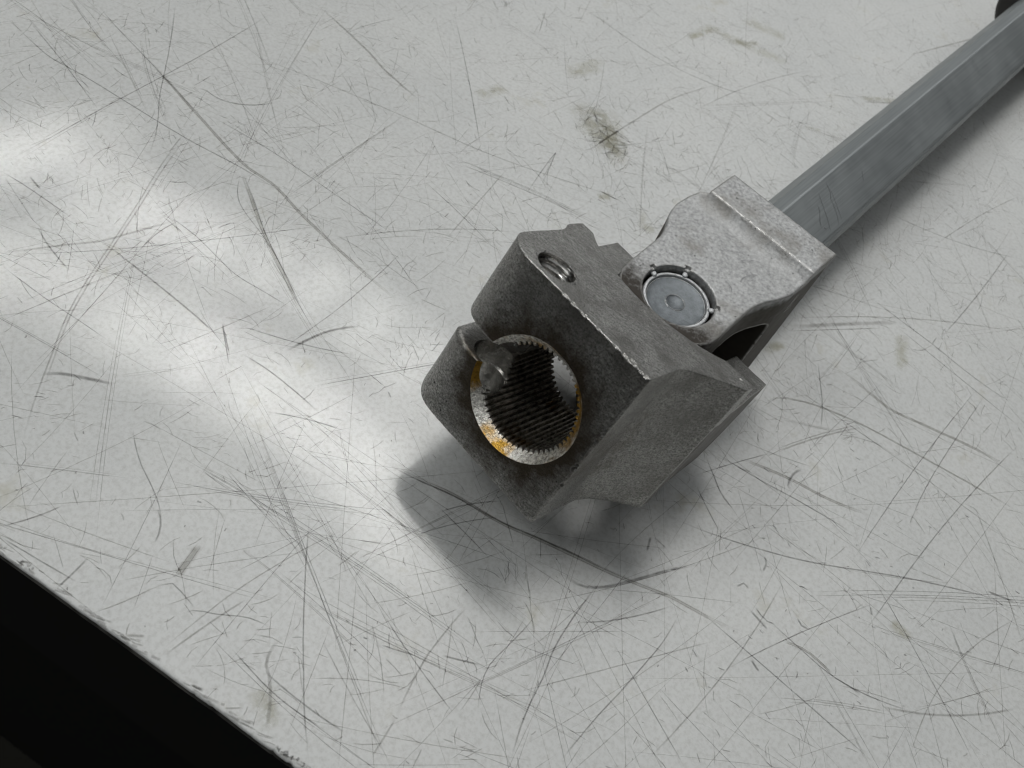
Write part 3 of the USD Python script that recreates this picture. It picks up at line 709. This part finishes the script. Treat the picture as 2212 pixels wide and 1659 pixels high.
cap, disc = lathe(cap_prof), lathe(disc_prof)
EU = YU; ES = np.cross([0, 0, 1.0], EU)
for k, (ax, sc) in enumerate(((np.array([0, 0, 1.0]), 1.0), (np.array([0, 0, -1.0]), 1.0), (EU, 1.05), (-EU, 1.05))):
    x_ = ES; y_ = np.cross(ax, x_)
    cc = put('bearing_cap', place(cap.scale([1, 1, sc]), x_, y_, ax, X0 + (np.array([0.2, 0, 0]) if k < 2 else 0)), M_ring, joint, smooth=40)
    put('cap_disc', place(disc.scale([1, 1, sc]), x_, y_, ax, X0 + (np.array([0.2, 0, 0]) if k < 2 else 0)), M_cap, cc, smooth=40)

# ---------------- shaft
PHI = math.radians(24)
sec = [(-5.4, 6.9), (5.1, 6.9), (5.35, 6.75), (5.65, 6.75), (5.9, 6.6), (7.3, 4.4), (7.3, -4.4), (5.4, -6.9), (-5.4, -6.9), (-7.6, -4.0), (-7.6, 4.2), (-5.75, 6.75)]
sec = [(x * math.cos(PHI) + y * math.sin(PHI), -x * math.sin(PHI) + y * math.cos(PHI)) for x, y in sec]
SH = -2.3
nseg = 60
S0, S1 = 26.0, 232.0
sm = Manifold.extrude(rounded(poly(sec), 0.25), S1 - S0, nseg).transform(np.array([[1, 0, 0, 0], [0, 0, 1, S0], [0, 1, 0, SH]], float))
q = sm.to_mesh(); sv = np.array(q.vert_properties[:, :3], float); sf = np.array(q.tri_verts)
sv = sv + 0.10 * (np.stack([meshkit.fbm(sv * 0.12 + k * 9, 3, 30 + k) for k in range(3)], 1) - 0.5)
if np.linalg.det(np.array([[1, 0, 0], [0, 0, 1], [0, 1, 0]], float)) < 0 and trimesh.Trimesh(sv, sf, process=False).volume < 0: sf = sf[:, ::-1]
shaft = put('shaft', (sv + X0, sf), M_shaft, joint, smooth=25)
sm_ = Ribbons()      # stain lines on the broad flat, in the flat's own x and y along the shaft
for w, pp in [(0.5, [(-5.2, 46), (-2.5, 45.6), (-0.5, 44.2), (1.5, 43.8), (4.9, 41.5)]), (0.3, [(-3.8, 46.2), (-1, 45.6), (1.2, 44.9), (4.9, 43.5)]), (0.4, [(-4.2, 42.0), (0.0, 40.5), (4.8, 38.2)]), (0.45, [(-2.0, 39.6), (0.6, 38.0), (2.0, 36.2), (2.6, 36.3)]), (0.3, [(-1.5, 60), (1.0, 58)]), (0.4, [(2.8, 37.0), (3.6, 37.8)])]:
    sm_.add(np.c_[np.array(pp) + [0, 21.0], np.zeros(len(pp))], w, 6.98, wob=0.05)
mv = np.vstack(sm_.v)
mv = np.c_[mv[:, 0] * math.cos(PHI) + mv[:, 2] * math.sin(PHI), mv[:, 1], -mv[:, 0] * math.sin(PHI) + mv[:, 2] * math.cos(PHI) + SH]
put('stain_lines', (mv + X0, np.vstack(sm_.f)), M_mark, shaft, smooth=False, uv=np.vstack(sm_.uv), kind='stuff')
boot_prof = [(7.0, 0), (12.5, 0.0), (14.0, 1.2), (14.6, 4), (14.0, 8), (14.8, 12), (14.8, 25), (7.0, 25)]
boot = lathe(boot_prof, 64)
put('dust_boot', place(boot, np.array([1.0, 0, 0]), np.array([0, 0, -1.0]), np.array([0, 1.0, 0]), X0 + [0, 214, SH]), M_rubber, joint, smooth=40)
